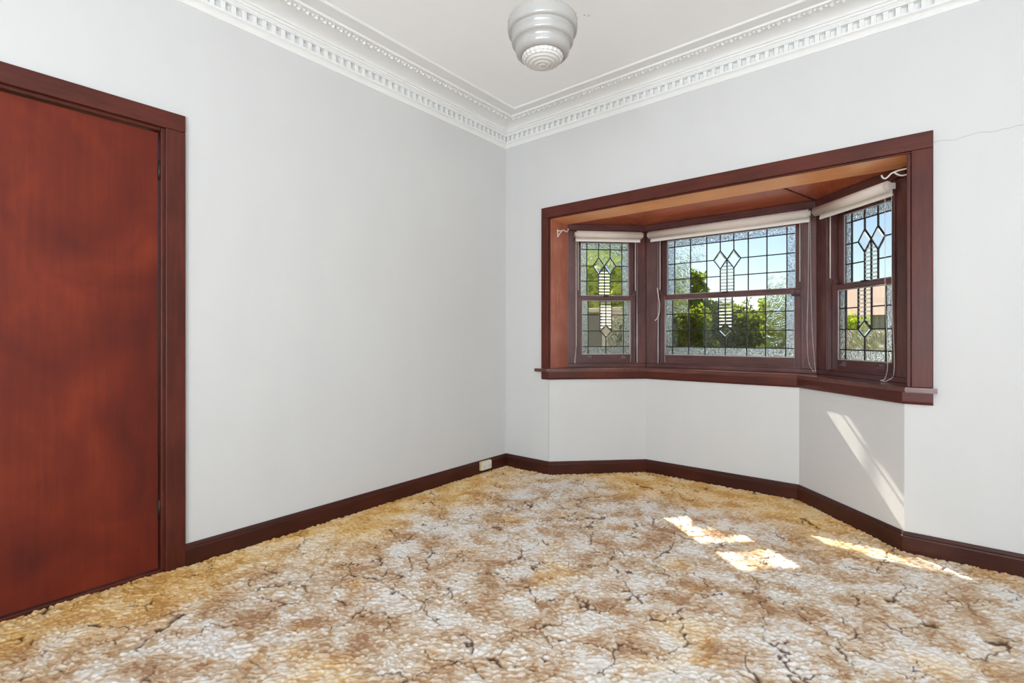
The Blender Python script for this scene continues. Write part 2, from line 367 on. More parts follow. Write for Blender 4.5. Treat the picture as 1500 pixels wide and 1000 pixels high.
# cornice
SL, SB = 1.07, 0.88
cprof = [(0, 2.660), (0.004, 2.661), (0.006, 2.667), (0.009, 2.676), (0.015, 2.685), (0.023, 2.691), (0.028, 2.693), (0.030, 2.697), (0.030, 2.704), (0.003, 2.705), (0.003, 2.745),
         (0.031, 2.747), (0.033, 2.752), (0.031, 2.756), (0.035, 2.758), (0.036, 2.763), (0.034, 2.767), (0.042, 2.770), (0.044, 2.775), (0.044, 2.781), (0.052, 2.783)]
for k in range(1, 9):
    a = k / 8 * PI / 2; cprof.append((0.052 + 0.092 * (1 - math.cos(a)) , 2.783 + 0.030 * math.sin(a)))
cprof += [(0.190, 2.8135), (0.192, 2.810), (0.197, 2.809), (0.202, 2.812), (0.205, 2.820), (0.270, 2.8215), (0.275, 2.819), (0.284, 2.821), (0.290, 2.829), (0.290, CEIL + 0.002), (0, CEIL + 0.002)]
def scl(d, s): return d if d < 0.052 else 0.052 + (d - 0.052) * s
def cornice(name, end0, end1, label):
    bm = bmesh.new(); A = [bm.verts.new(end0(d, z)) for d, z in cprof]; B = [bm.verts.new(end1(d, z)) for d, z in cprof]
    m = len(cprof)
    for k in range(m): bm.faces.new((A[k], A[(k + 1) % m], B[(k + 1) % m], B[k]))
    bm.faces.new(A); bm.faces.new(B[::-1])
    return put(from_bm(name, bm, 'cornice'), label, 'cornice', kind='structure')
corner = lambda d, z: (scl(d, SL), -scl(d, SB), z)
c1 = cornice('trim_1', lambda d, z: (scl(d, SL), -LEN + d, z), corner, 'white moulded plaster cornice with dentils above the door wall')
c2 = cornice('trim_2', corner, lambda d, z: (W - d, -scl(d, SB), z), 'white moulded plaster cornice with dentils above the bay window wall')
cornice('trim_3', lambda d, z: (W - d, -scl(d, SB), z), lambda d, z: (W - d, -LEN + d, z), 'white moulded plaster cornice on the wall opposite the door')
cornice('trim_4', lambda d, z: (W - d, -LEN + d, z), lambda d, z: (scl(d, SL), -LEN + d, z), 'white moulded plaster cornice on the wall opposite the bay')
bm = bmesh.new(); add_box(bm, -0.0112, 0.0112, 0, 0.026, 2.7045, 2.7455, 0.0015); tooth = bpy.data.meshes.new('dentil'); bm.to_mesh(tooth); bm.free(); tooth.materials.append(M['cornice'])
k = 0
while 0.045 + k * 0.0505 < LEN - 0.05:
    a = link('dentil', tooth, None, c1); a.location = (0.0032, -0.045 - k * 0.0505, 0); a.rotation_euler = (0, 0, -PI / 2); k += 1
k = 0
while 0.045 + k * 0.0505 < W - 0.05:
    a = link('dentil', tooth, None, c2); a.location = (0.045 + k * 0.0505, -0.0032, 0); a.rotation_euler = (0, 0, PI); k += 1
# leaf and bead enrichment: too small to pick apart
def leafband(side, length, s):
    bm = bmesh.new(); zc = 2.8125; n = int((length - 0.25) / 0.05)
    for k in range(n):
        u = 0.2 + k * 0.05; d = 0.052 + (0.168 - 0.052) * s
        def P(du, dd, z): return (d + dd, -(u + du), z) if side == 0 else (u + du, -(d + dd), z)
        for sg in (-1, 1):
            vs_ = [P(-0.013, 0, zc + 0.001), P(0.004, sg * 0.015, zc + 0.001), P(0.013, sg * 0.015, zc + 0.001), P(0.0, 0, zc + 0.001), P(0.0, sg * 0.006, zc - 0.013)]
            V = [bm.verts.new(v) for v in vs_]
            for f in ((0, 1, 4), (1, 2, 4), (2, 3, 4), (3, 0, 4)): bm.faces.new([V[i] for i in f])
        c = P(0.025, 0, zc - 0.001)
        bmesh.ops.create_icosphere(bm, subdivisions=1, radius=0.008, matrix=Matrix.Translation(c))
    return bm
for side, par, ln, s in ((0, c1, LEN, SL), (1, c2, W, SB)):
    put(from_bm('leaf_moulding', leafband(side, ln, s), 'cornice', par), kind='stuff')

# ------------------------------------------------------------------ door in the left wall
trim = put(empty('trim_5', (0, -2.9, 0)), 'dark mahogany architrave framing the flush door', 'door frame', kind='structure')
def at(o, par): o.parent = par; o.matrix_parent_inverse = Matrix.Translation(-par.location); return o
CW = 0.078
def casing_board(name, x0, x1, y0, y1, z0, z1, mat, par): return at(box(name, x0, x1, y0, y1, z0, z1, mat, None, 0.004), par)
casing_board('architrave_board', 0, 0.022, -2.458, -2.377, -0.018, DH - 0.008, 'wood_z', trim)
casing_board('architrave_board', 0, 0.022, -3.385, -3.304, -0.018, DH - 0.008, 'wood_z', trim)
casing_board('architrave_board', 0, 0.022, -3.385, -2.377, DH - 0.0075, DH + 0.073, 'wood_y', trim)
casing_board('jamb', -0.138, 0.004, D1 - 0.022, D1, 0, DH - 0.001, 'wood_z', trim)
casing_board('jamb', -0.138, 0.004, D0, D0 + 0.022, 0, DH - 0.001, 'wood_z', trim)
casing_board('jamb', -0.138, 0.004, D0 + 0.023, D1 - 0.023, DH - 0.022, DH, 'wood_y', trim)
casing_board('threshold', -0.138, -0.002, D0, D1, -0.04, 0.003, 'wood_y', trim)
door = put(empty('door_1', (0, D1 - 0.026, 0.0)), 'flush red brown door with blotchy stain in a mahogany frame', 'door', kind='structure')
at(box('door_leaf', -0.052, -0.014, D0 + 0.027, D1 - 0.027, 0.007, DH - 0.028, 'door', None, 0.002), door)
for z in (1.845, 0.28):
    h = at(lathe('hinge', [(0, 0), (0.006, 0), (0.006, 0.09), (0, 0.09)], 'iron', None, 10), door); h.location = (-0.010, D1 - 0.0245, z - 0.045)

# ------------------------------------------------------------------ bay: casing, sill, apron, linings, soffit
cas = put(empty('trim_6', (1.55, 0, SILL)), 'dark mahogany casing around the bay window opening', 'window casing', kind='structure')
for args in ((0.384, 0.452, 'wood_z'), (2.672, 2.757, 'wood_z')):
    at(box('casing_board', args[0], args[1], -0.022, 0, SILL + 0.001, 2.008, args[2], None, 0.004), cas)
at(box('casing_board', 0.384, 2.757, -0.022, 0, 2.0085, 2.092, 'wood_x', None, 0.004), cas)
at(box('casing_bead', 0.4525, 0.4615, -0.014, 0, SILL + 0.001, 1.9985, 'wood_z', None, 0.003), cas)
at(box('casing_bead', 2.6545, 2.6715, -0.012, 0, SILL + 0.001, 1.9985, 'wood_z', None, 0.003), cas)
at(box('casing_bead', 0.4525, 2.6715, -0.014, 0, 1.999, 2.008, 'wood_x', None, 0.003), cas)
lin_ = put(empty('trim_7', (1.55, 0.12, SILL)), 'red brown timber lining of the bay opening sides', 'lining', kind='structure')
at(box('side_lining', 0.442, 0.46, 0.001, 0.262, SILL + 0.001, SOF - 0.001, 'side_sheen_z', None, 0.001), lin_)
at(box('side_lining', 2.656, 2.674, 0.001, 0.24, SILL + 0.001, SOF - 0.001, 'side_sheen_z', None, 0.001), lin_)
sof = put(empty('trim_8', (1.55, 0.4, SOF)), 'glossy orange brown timber soffit panels over the bay windows', 'soffit', kind='structure')
at(box('head_lining', 0.442, 2.674, 0.001, 0.249, SOF, SOF + 0.018, 'head_lit_x', None, 0.001), sof)
g = 0.002
bw = offs([Q0, Q1, Q2, Q3], 0.14)
a_ = (0.96, 0.2505); b_ = (2.05, 0.2505)
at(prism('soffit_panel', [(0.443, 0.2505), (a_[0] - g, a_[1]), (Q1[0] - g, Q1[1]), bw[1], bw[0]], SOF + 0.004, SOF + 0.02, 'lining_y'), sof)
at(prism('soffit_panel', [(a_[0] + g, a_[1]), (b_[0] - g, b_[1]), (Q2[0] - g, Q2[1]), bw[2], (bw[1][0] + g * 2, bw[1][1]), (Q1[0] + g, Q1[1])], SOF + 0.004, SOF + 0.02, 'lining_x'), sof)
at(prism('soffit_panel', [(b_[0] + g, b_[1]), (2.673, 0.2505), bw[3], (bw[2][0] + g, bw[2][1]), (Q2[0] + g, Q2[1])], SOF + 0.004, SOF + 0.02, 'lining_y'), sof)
at(tube('soffit_bead', [(2.05, 0.256, SOF + 0.004), (2.155, 0.70, SOF + 0.004)], 0.006, 'wood_y', None, 6), sof)
roof_o = offs(bay, 0.74)
put(prism('bay_roof', [(-0.34, 0.2505), (0.70, 1.30), (2.39, 1.30), (3.44, 0.2505)], SOF + 0.03, SOF + 0.22, 'wood_x'), 'flat timber roof and eaves of the bay outside', 'roof', kind='structure')
sill_poly = [(0.323, -0.032), (0.4434, -0.032), (1.0154, 0.54), (2.0746, 0.54), (2.6466, -0.032), (2.772, -0.032), (2.772, -0.0005), (2.6705, -0.0005), (2.6705, 0.27), (2.17, 0.77), (0.92, 0.77), (0.4445, 0.27), (0.4445, -0.0005), (0.323, -0.0005)]
bm = bmesh.new(); add_prism(bm, sill_poly, SILL - 0.025, SILL)
es = [e for e in bm.edges if abs(e.verts[0].co.z - e.verts[1].co.z) < 1e-6 and max(v.co.y for v in e.verts) < 0.56 and (e.verts[0].co - e.verts[1].co).length > 0.1]
bmesh.ops.bevel(bm, geom=es, offset=0.004, segments=2, affect='EDGES')
M['sill'] = wood('sill_timber', 0, (70, 36, 30), (120, 72, 62), rough=0.18, coat=0.5)
put(from_bm('trim_9', bm, 'sill'), 'dark timber window sill board following the three sides of the bay', 'window sill', kind='structure')
put(sweep('trim_10', [(0.384, 0), P0, P1, P2, P3, (2.757, 0)], [(0, 0.737), (0.012, 0.737), (0.018, 0.744), (0.020, 0.752), (0.020, 0.7965), (0, 0.7965)], 'wood_x'), 'red brown apron board beneath the bay window sill', 'apron', kind='structure')

# ------------------------------------------------------------------ leadlight sash windows
def lead_layout(cols):
    """cols: positive lead columns beyond 0.05 up to the glass edge. Returns pane polygons (kind, poly) and lead segments for the upper and lower sash."""
    gw, bo_ = cols[-1], cols[-2]
    full = [-c for c in reversed(cols)] + [-0.05, 0.05] + list(cols)
    R = [1.870, 1.813, 1.674, 1.545, 1.421]
    up, us, lo, ls = [], [], [], []
    cell = lambda a, b, t, d: [(a, d), (b, d), (b, t), (a, t)]
    inner = cols[0]
    # upper sash
    for a, b in zip(full, full[1:]): up.append(('rough', cell(a, b, R[0], R[1]), (0, a)))
    for i in range(1, 4):
        for a, b in zip(full, full[1:]):
            if a >= -inner - 1e-6 and b <= inner + 1e-6: continue
            kind = 'rough' if (abs(a) > bo_ - 1e-6 and abs(b) > bo_ - 1e-6) else 'clear'
            up.append((kind, cell(a, b, R[i], R[i + 1]), (i, a)))
    zt, zb, zm = 1.744, 1.602, 1.674
    for s in (-1, 1):
        up.append(('clear', [(s * inner, zm), (s * 0.10, zm), (s * 0.05, zt), (s * 0.05, R[1]), (s * inner, R[1])], (1, s * 0.1)))
        up.append(('bevel', [(s * 0.05, zb), (s * 0.10, zm), (s * 0.05, zt), (0, zm)], (9, s)))
        up.append(('clear', [(s * inner, R[3]), (s * 0.05, R[3]), (s * 0.05, zb), (s * 0.10, zm), (s * inner, zm)], (2, s * 0.1)))
        up.append(('clear', cell(min(s * 0.05, s * inner), max(s * 0.05, s * inner), R[3], R[4]), (3, s * 0.1)))
    up.append(('clear', [(-0.05, zt), (0, zm), (0.05, zt), (0.05, R[1]), (-0.05, R[1])], (1, 0)))
    p = 0.0255; z = R[4]; j = 0
    top = lambda x: zm - (zm - zb) * abs(x) / 0.05
    while z < zm - 0.012:
        h = min(z + (0.0105 if j % 2 else 0.0150), zm)
        for s in (-1, 1):
            xo = min(0.05, 0.05 * (zm - (z + h) / 2) / (zm - zb)); xa = min(0.05, 0.05 * (zm - z) / (zm - zb)); xb = min(0.05, 0.05 * (zm - h) / (zm - zb))
            if xb > 0.006: up.append(('milk' if j % 2 else 'clear', [(0, z), (s * xa, z), (s * xb, h), (0, h)], (8, j)))
        z = h; j += 1
    for r in R: us.append(((-gw, r), (gw, r)) if r in (R[0], R[1], R[4]) else None)
    us = [x for x in us if x]
    for s in (-1, 1):
        us += [((s * gw, zm), (s * 0.10, zm)), ((s * gw, R[3]), (s * 0.05, R[3]))]
        for c in cols: us.append(((s * c, R[0]), (s * c, R[4])))
        us += [((s * 0.05, R[0]), (s * 0.05, zt)), ((s * 0.05, zb), (s * 0.05, R[4]))]
        us += [((s * 0.05, zt), (s * 0.10, zm)), ((s * 0.10, zm), (s * 0.05, zb)), ((s * 0.05, zb), (0, zm)), ((0, zm), (s * 0.05, zt))]
    us.append(((0, zm), (0, R[4])))
    # lower sash
    R = [1.378, 1.258, 1.122, 0.992, 0.926]; dt, db = 1.174, 1.070
    for i in range(0, 3):
        for a, b in zip(full, full[1:]):
            if a >= -0.05 - 1e-6 and b <= 0.05 + 1e-6: continue
            if i == 2 and a >= -inner - 1e-6 and b <= inner + 1e-6: continue
            kind = 'rough' if (abs(a) > bo_ - 1e-6 and abs(b) > bo_ - 1e-6) else 'clear'
            lo.append((kind, cell(a, b, R[i], R[i + 1]), (10 + i, a)))
    bot = [-c for c in reversed(cols)] + [0] + list(cols)
    for a, b in zip(bot, bot[1:]): lo.append(('rough', cell(a, b, R[3], R[4]), (13, a)))
    for s in (-1, 1):
        lo.append(('clear', [(s * inner, R[3]), (0, R[3]), (0, db), (s * 0.05, R[2]), (s * inner, R[2])], (12, s * 0.1)))
    lo.append(('bevel', [(0, db), (0.05, R[2]), (0, dt), (-0.05, R[2])], (19, 0)))
    z = R[0]; j = 0
    while z > R[2] + 0.01:
        h = max(z - (0.0105 if j % 2 else 0.0150), R[2])
        for s in (-1, 1):
            i0 = max(0.0, 0.05 * (dt - z) / (dt - R[2])); i1 = max(0.0, 0.05 * (dt - h) / (dt - R[2]))
            if 0.05 - i1 > 0.005: lo.append(('milk' if j % 2 else 'clear', [(s * i1, h), (s * 0.05, h), (s * 0.05, z), (s * i0, z)], (18, j)))
        z = h; j += 1
    ls = [((-gw, R[0]), (gw, R[0])), ((-gw, R[3]), (gw, R[3])), ((-gw, R[4]), (gw, R[4])), ((0, R[0]), (0, dt)), ((0, db), (0, R[4]))]
    for s in (-1, 1):
        ls += [((s * gw, R[1]), (s * 0.05, R[1])), ((s * gw, R[2]), (s * 0.05, R[2])), ((s * 0.05, R[0]), (s * 0.05, R[2]))]
        for c in cols: ls.append(((s * c, R[0]), (s * c, R[4])))
        ls += [((s * 0.05, R[2]), (0, dt)), ((s * 0.05, R[2]), (0, db))]
    return up, us, lo, ls
def pane(kind, poly, w, parent):
    cx = sum(p[0] for p in poly) / len(poly); cz = sum(p[1] for p in poly) / len(poly)
    bm = bmesh.new()
    if kind == 'bevel':
        s = 0.72
        rings = [[(x, w - 0.0015) for x in ()]]
        A = [bm.verts.new((x, w - 0.001, z)) for x, z in poly]; B = [bm.verts.new((cx + (x - cx) * s, w - 0.005, cz + (z - cz) * s)) for x, z in poly]
        D = [bm.verts.new((x, w + 0.001, z)) for x, z in poly]; n = len(poly)
        bm.faces.new(B); bm.faces.new(D[::-1])
        for i in range(n):
            j = (i + 1) % n; bm.faces.new((A[i], A[j], B[j], B[i])); bm.faces.new((D[i], D[j], A[j], A[i]))
    else: add_prism(bm, poly, w - 0.0018, w + 0.0018, 1)
    o = from_bm('pane', bm, kind, parent)
    return o
def leads(segs, w, parent):
    bm = bmesh.new()
    for (x0, z0), (x1, z1) in segs:
        L_ = math.hypot(x1 - x0, z1 - z0); ux, uz = (x1 - x0) / L_, (z1 - z0) / L_; h = 0.0036
        q = [(x0 - uz * h, z0 + ux * h), (x1 - uz * h, z1 + ux * h), (x1 + uz * h, z1 - ux * h), (x0 + uz * h, z0 - ux * h)]
        add_prism(bm, q, w - 0.0045, w + 0.0045, 1)
    return from_bm('lead_came', bm, 'lead', parent)
def sash_window(n, org, rz, length, uc, cols, label, wavy_up, wavy_lo, lifts):
    root = put(empty('window_%d' % n, (org[0], org[1], SILL), rz), label, 'window', kind='structure')
    dz = -SILL
    def B(name, x0, x1, y0, y1, z0, z1, mat, par=root, bev=0.003): return box(name, x0, x1, y0, y1, z0 + dz, z1 + dz, mat, par, bev)
    gw = cols[-1]; so = gw + 0.042; a, b = uc - so, uc + so
    B('frame_jamb', 0.001, a - 0.002, 0, 0.14, SILL + 0.03, 1.949, 'sash_z'); B('frame_jamb', b + 0.002, length - 0.001, 0, 0.14, SILL + 0.03, 1.949, 'sash_z')
    B('frame_head', 0.001, length - 0.001, 0, 0.14, 1.95, SOF + 0.003, 'sash_x'); B('frame_head', 0.004, length - 0.004, -0.016, -0.0005, 1.955, SOF + 0.003, 'sash_x')
    B('frame_sill', 0.001, length - 0.001, 0, 0.16, SILL, SILL + 0.0295, 'sash_x')
    for x0, x1 in ((a - 0.016, a - 0.003), (b + 0.003, b + 0.016)): B('stop_bead', x0, x1, -0.009, -0.0005, SILL + 0.03, 1.949, 'sash_z', bev=0.003)
    B('stop_bead', a - 0.002, b + 0.002, 0.006, 0.02, SILL + 0.03, SILL + 0.042, 'sash_x', bev=0.003)
    up, us, lo, ls = lead_layout(cols)
    # upper sash (outer track)
    us_root = put(empty('upper_sash', (uc, 0.088, 0)), 'upper sash with leadlight glazing'); us_root.parent = root
    y0, y1 = -0.018, 0.018
    def beads(par, z0, z1):
        bm = bmesh.new(); t_ = 0.0045
        for q in ((-gw, gw, z0, z0 + t_), (-gw, gw, z1 - t_, z1), (-gw, -gw + t_, z0 + t_, z1 - t_), (gw - t_, gw, z0 + t_, z1 - t_)): add_box(bm, q[0], q[1], -0.011, -0.0047, q[2] + dz, q[3] + dz)
        from_bm('glazing_bead', bm, 'putty', par)
    def S(name, par, *q, bev=0.003): return box(name, q[0], q[1], q[2], q[3], q[4] + dz, q[5] + dz, q[6], par, bev)
    S('stile', us_root, -so, -gw, y0, y1, 1.383, 1.948, 'sash_z'); S('stile', us_root, gw, so, y0, y1, 1.383, 1.948, 'sash_z')
    S('rail', us_root, -gw, gw, y0, y1, 1.870, 1.948, 'sash_x'); S('meeting_rail', us_root, -gw, gw, y0, y1, 1.383, 1.421, 'sash_x')
    shift = lambda pl: [(x, z + dz) for x, z in pl]
    for kind, poly, key in up:
        if kind == 'clear' and wavy_up(key): kind = 'wavy'
        pane(kind, shift(poly), 0.0, us_root)
    leads([((p[0], p[1] + dz), (q[0], q[1] + dz)) for p, q in us], 0.0, us_root)
    beads(us_root, 1.421, 1.870)
    # lower sash (inner track)
    ls_root = put(empty('lower_sash', (uc, 0.045, 0)), 'lower sash with leadlight glazing'); ls_root.parent = root
    S('stile', ls_root, -so, -gw, y0, y1, 0.853, 1.411, 'sash_z'); S('stile', ls_root, gw, so, y0, y1, 0.853, 1.411, 'sash_z')
    S('rail', ls_root, -gw, gw, y0, y1, 0.853, 0.926, 'sash_x'); S('meeting_rail', ls_root, -gw - 0.0, gw, y0 - 0.006, y1, 1.378, 1.412, 'sash_x', bev=0.006)
    for s in (-1, 1):
        prism('sash_horn', [(s * (so - 0.001), 1.4115 + dz), (s * (so - 0.001), 1.452 + dz), (s * (so - 0.012), 1.455 + dz), (s * (so - 0.02), 1.43 + dz), (s * (gw + 0.002), 1.4115 + dz)], y0 + 0.004, y1 - 0.004, 'sash_z', ls_root, 1)
    for kind, poly, key in lo:
        if kind == 'clear' and wavy_lo(key): kind = 'wavy'
        pane(kind, shift(poly), 0.0, ls_root)
    leads([((p[0], p[1] + dz), (q[0], q[1] + dz)) for p, q in ls], 0.0, ls_root)
    beads(ls_root, 0.926, 1.378)
    S('sash_catch', ls_root, -0.022, 0.022, -0.014, 0.012, 1.4125, 1.422, 'iron', bev=0.003)
    if lifts:
        for s in (-1, 1):
            bm = bmesh.new(); x = s * 0.143
            add_box(bm, x - 0.017, x + 0.017, y0 - 0.003, y0, 0.885 + dz, 0.914 + dz, 0.001)
            add_prism(bm, [(y0, 0.888 + dz), (y0 - 0.022, 0.888 + dz), (y0 - 0.026, 0.900 + dz), (y0 - 0.018, 0.902 + dz), (y0 - 0.014, 0.894 + dz), (y0, 0.896 + dz)], x - 0.012, x + 0.012, 0)
            from_bm('sash_lift', bm, 'lift', ls_root)
    else:
        box('sash_lift', so - 0.06, so - 0.01, y0 - 0.016, y0 - 0.006, 1.36 + dz, 1.377 + dz, 'iron', ls_root, 0.003)
    tube('sash_cord', [(a + 0.006, 0.010, 1.948 + dz), (a + 0.006, 0.010, 1.46 + dz)], 0.0035, 'cord', root, 6)
    tube('sash_cord', [(b - 0.006, 0.010, 1.948 + dz), (b - 0.006, 0.010, 1.46 + dz)], 0.0035, 'cord', root, 6)
    return root
w1 = sash_window(1, Q0, PI / 4, 0.6647, 0.333, (0.152, 0.208), 'narrow leadlight sash window of the bay nearest the bare wall corner',
                 lambda k: k[0] == 1, lambda k: k[0] in (11, 12) and k[1] > 0, True)
w2 = sash_window(2, Q1, 0.0, 1.233, 0.625, (0.153, 0.281, 0.412, 0.470), 'wide middle leadlight sash window of the bay',
                 lambda k: (k[0] < 4 and k[1] < -0.4) or (k[0] == 1 and k[1] < -0.15) or (k[0] == 3 and k[1] > 0.27),
                 lambda k: k[0] in (10, 11, 12) and k[1] > 0.27 or k == (10, -0.412), False)
w3 = sash_window(3, Q2, -PI / 4, 0.6957, 0.357, (0.152, 0.208), 'narrow leadlight sash window of the bay beside the curtain hook and dangling chain',
                 lambda k: False, lambda k: k[0] == 12, True)
tube('sash_cord', spline([(0.104, -0.008, 0.655), (0.112, -0.012, 0.60), (0.125, -0.012, 0.52), (0.120, -0.012, 0.44), (0.105, -0.014, 0.405), (0.086, -0.014, 0.385)]), 0.0032, 'cord', w2, 6)
# corner posts close the wedge between neighbouring frames
for q, i in ((Q1, 1), (Q2, 2)):
    e1 = offs([Q0, Q1, Q2, Q3], 0.14)[i]
    dl = (Vector(Q1) - Vector(Q0)).normalized() if i == 1 else Vector((1, 0)); dr = Vector((1, 0)) if i == 1 else (Vector(Q3) - Vector(Q2)).normalized()
    nl = Vector((-dl.y, dl.x)); nr = Vector((-dr.y, dr.x)); v = Vector(q)
    put(prism('trim_%d' % (10 + i), [tuple(v), tuple(v + nr * 0.14), e1, tuple(v + nl * 0.14)], SILL + 0.001, SOF, 'sash_z'),
        'mullion post between the wide bay window and the narrow one %s' % ('by the bare wall' if i == 1 else 'by the curtain hook'), 'mullion', kind='structure')

# ------------------------------------------------------------------ roller blinds
def bead_chain(name, paths, parent):
    bm = bmesh.new()
    for pts in paths:
        P = [Vector(p) for p in pts]
        for a, b in zip(P, P[1:]):
            n = max(1, int((b - a).length / 0.0062))
            for k in range(n):
                bmesh.ops.create_icosphere(bm, subdivisions=1, radius=0.0026, matrix=Matrix.Translation(a.lerp(b, k / n)))
    return put(from_bm(name, bm, 'white_metal', parent, True), 'white beaded pull chain', kind='stuff')
def blind(org, rz, u0, u1, label, chain):
    r = put(empty('roller_blind', (org[0], org[1], 1.91), rz), label, 'roller blind', 'roller blinds rolled up above the bay windows')
    w, R_ = -0.055, 0.030
    # rolled fabric with a tangent drop at the back
    bm = bmesh.new(); seg = 28; prof = []
    for k in range(seg + 1):
        a = -0.9 * PI / 2 + k / seg * 1.93 * PI; rr = R_ - 0.0022 * k / seg
        prof.append((w + rr * math.sin(a - PI / 2) * -1, rr * math.cos(a - PI / 2) * 1))
    add_prism(bm, [(w + R_ * math.cos(2 * PI * k / seg), R_ * math.sin(2 * PI * k / seg)) for k in range(seg)], u0 + 0.012, u1 - 0.012, 0)
    fab = from_bm('rolled_fabric', bm, 'blind', r)
    for p in fab.data.polygons: p.use_smooth = len(p.vertices) == 4
    box('fabric_drop', u0 + 0.012, u1 - 0.012, w + R_ - 0.0015, w + R_ - 0.0002, -0.038, 0.0, 'blind', r, 0)
    box('hem_bar', u0 + 0.012, u1 - 0.012, w - 0.006 + R_, w + R_ + 0.006, -0.052, -0.036, 'hem', r, 0.003)
    for x, s in ((u0, 1), (u1, -1)):
        bm = bmesh.new(); xx = x + s * 0.004
        add_box(bm, min(x, xx), max(x, xx), w - 0.012, -0.017, -0.016, 0.018, 0.0015)
        bmesh.ops.create_cone(bm, cap_ends=True, segments=16, radius1=0.018, radius2=0.018, depth=0.009, matrix=Matrix.Translation((x + s * 0.0075, w, 0)) @ Matrix.Rotation(PI / 2, 4, 'Y'))
        from_bm('bracket', bm, 'white_metal', r)
    if chain: bead_chain('pull_chain', chain(u0, u1, w), r)
    return r
blind(Q0, PI / 4, 0.048, 0.618, 'cream roller blind rolled up over the narrow window by the bare wall corner',
      lambda u0, u1, w: [[(u0 + 0.008, w - 0.02, 0), (u0 + 0.006, w - 0.02, -0.9), (u0 - 0.012, w - 0.02, -1.05)], [(u0 + 0.008, w + 0.02, 0), (u0 + 0.012, w + 0.018, -0.9), (u0 + 0.002, w + 0.01, -1.06)]])
blind(Q1, 0.0, 0.040, 1.206, 'long cream roller blind rolled up over the wide middle bay window',
      lambda u0, u1, w: [spline([(u1 - 0.008, w - 0.02, 0), (u1 - 0.012, w - 0.02, -0.5), (u1 - 0.018, w - 0.02, -0.8), (u1 - 0.010, w - 0.02, -1.0), (u1 + 0.02, w - 0.012, -1.07)]), spline([(u1 - 0.008, w + 0.02, 0), (u1 - 0.0, w + 0.01, -0.5), (u1 + 0.008, w + 0.008, -0.8), (u1 + 0.022, w, -1.0), (u1 + 0.03, w - 0.008, -1.07)])])
blind(Q2, -PI / 4, 0.052, 0.640, 'cream roller blind rolled up over the narrow window by the curtain hook',
      lambda u0, u1, w: [spline([(u1 - 0.008, w - 0.02, 0), (u1 - 0.006, w - 0.02, -0.6), (u1 + 0.01, w - 0.02, -0.95), (u1 - 0.005, w - 0.02, -1.06), (u1 - 0.05, w - 0.01, -1.08)]), spline([(u1 - 0.008, w + 0.02, 0), (u1 - 0.004, w + 0.018, -0.6), (u1 + 0.02, w + 0.01, -1.0), (u1 - 0.01, w, -1.075), (u1 - 0.05, w - 0.01, -1.08)])])

# ------------------------------------------------------------------ curtain hooks on the side linings
h = put(empty('curtain_hook', (0.46, 0.1, 1.91)), 'white double curtain rod hook on the side lining by the bare wall', 'curtain hook', 'curtain rod hooks')
at(box('base_plate', 0.46, 0.463, 0.09, 0.105, 1.885, 1.935, 'white_metal', None, 0.001), h)
at(tube('hook_arm', spline([(0.462, 0.097, 1.925), (0.475, 0.112, 1.923), (0.49, 0.14, 1.931), (0.50, 0.164, 1.922), (0.50, 0.184, 1.932), (0.50, 0.194, 1.952)]), 0.0042, 'white_metal'), h)
at(tube('hook_arm', spline([(0.462, 0.097, 1.895), (0.48, 0.07, 1.868), (0.488, 0.094, 1.903), (0.49, 0.13, 1.929)]), 0.0042, 'white_metal'), h)
h = put(empty('curtain_hook', (2.656, 0.1, 1.95)), 'white double curtain rod hook above the blind chain by the casing', 'curtain hook', 'curtain rod hooks')
at(box('base_plate', 2.653, 2.656, 0.09, 0.105, 1.915, 1.965, 'white_metal', None, 0.001), h)
at(tube('hook_arm', spline([(2.655, 0.1, 1.955), (2.62, 0.1, 1.952), (2.59, 0.1, 1.943), (2.575, 0.1, 1.928), (2.563, 0.1, 1.921), (2.552, 0.1, 1.928), (2.547, 0.1, 1.942)]), 0.0042, 'white_metal'), h)
at(tube('hook_arm', spline([(2.655, 0.1, 1.925), (2.635, 0.1, 1.922), (2.615, 0.1, 1.932), (2.60, 0.1, 1.948)]), 0.0042, 'white_metal'), h)

# ------------------------------------------------------------------ power point on the skirting
p = put(empty('power_outlet', (0.02, -0.292, 0.02)), 'cream double power outlet mounted on the dark skirting board', 'power outlet')
box('mounting_block', 0.0002, 0.022, -0.058, 0.058, 0.0, 0.068, 'cream_plastic', p, 0.003)
box('face_plate', 0.0222, 0.030, -0.056, 0.056, 0.002, 0.066, 'white_plastic', p, 0.003)
for s in (-1, 1):
    f = box('switch', 0.0302, 0.0345, s * 0.014 - 0.005, s * 0.014 + 0.005, 0.047, 0.060, 'white_plastic', p, 0.001)
    for dy, dzz, tw in ((-0.008, 0.030, 0.5), (0.008, 0.030, -0.5), (0, 0.016, 0)):
        q = box('socket_slot', -0.0005, 0.0004, -0.0012, 0.0012, -0.0045, 0.0045, 'slot', p, 0); q.location = (0.0303, s * 0.032 + dy, dzz); q.rotation_euler = (tw, 0, 0)

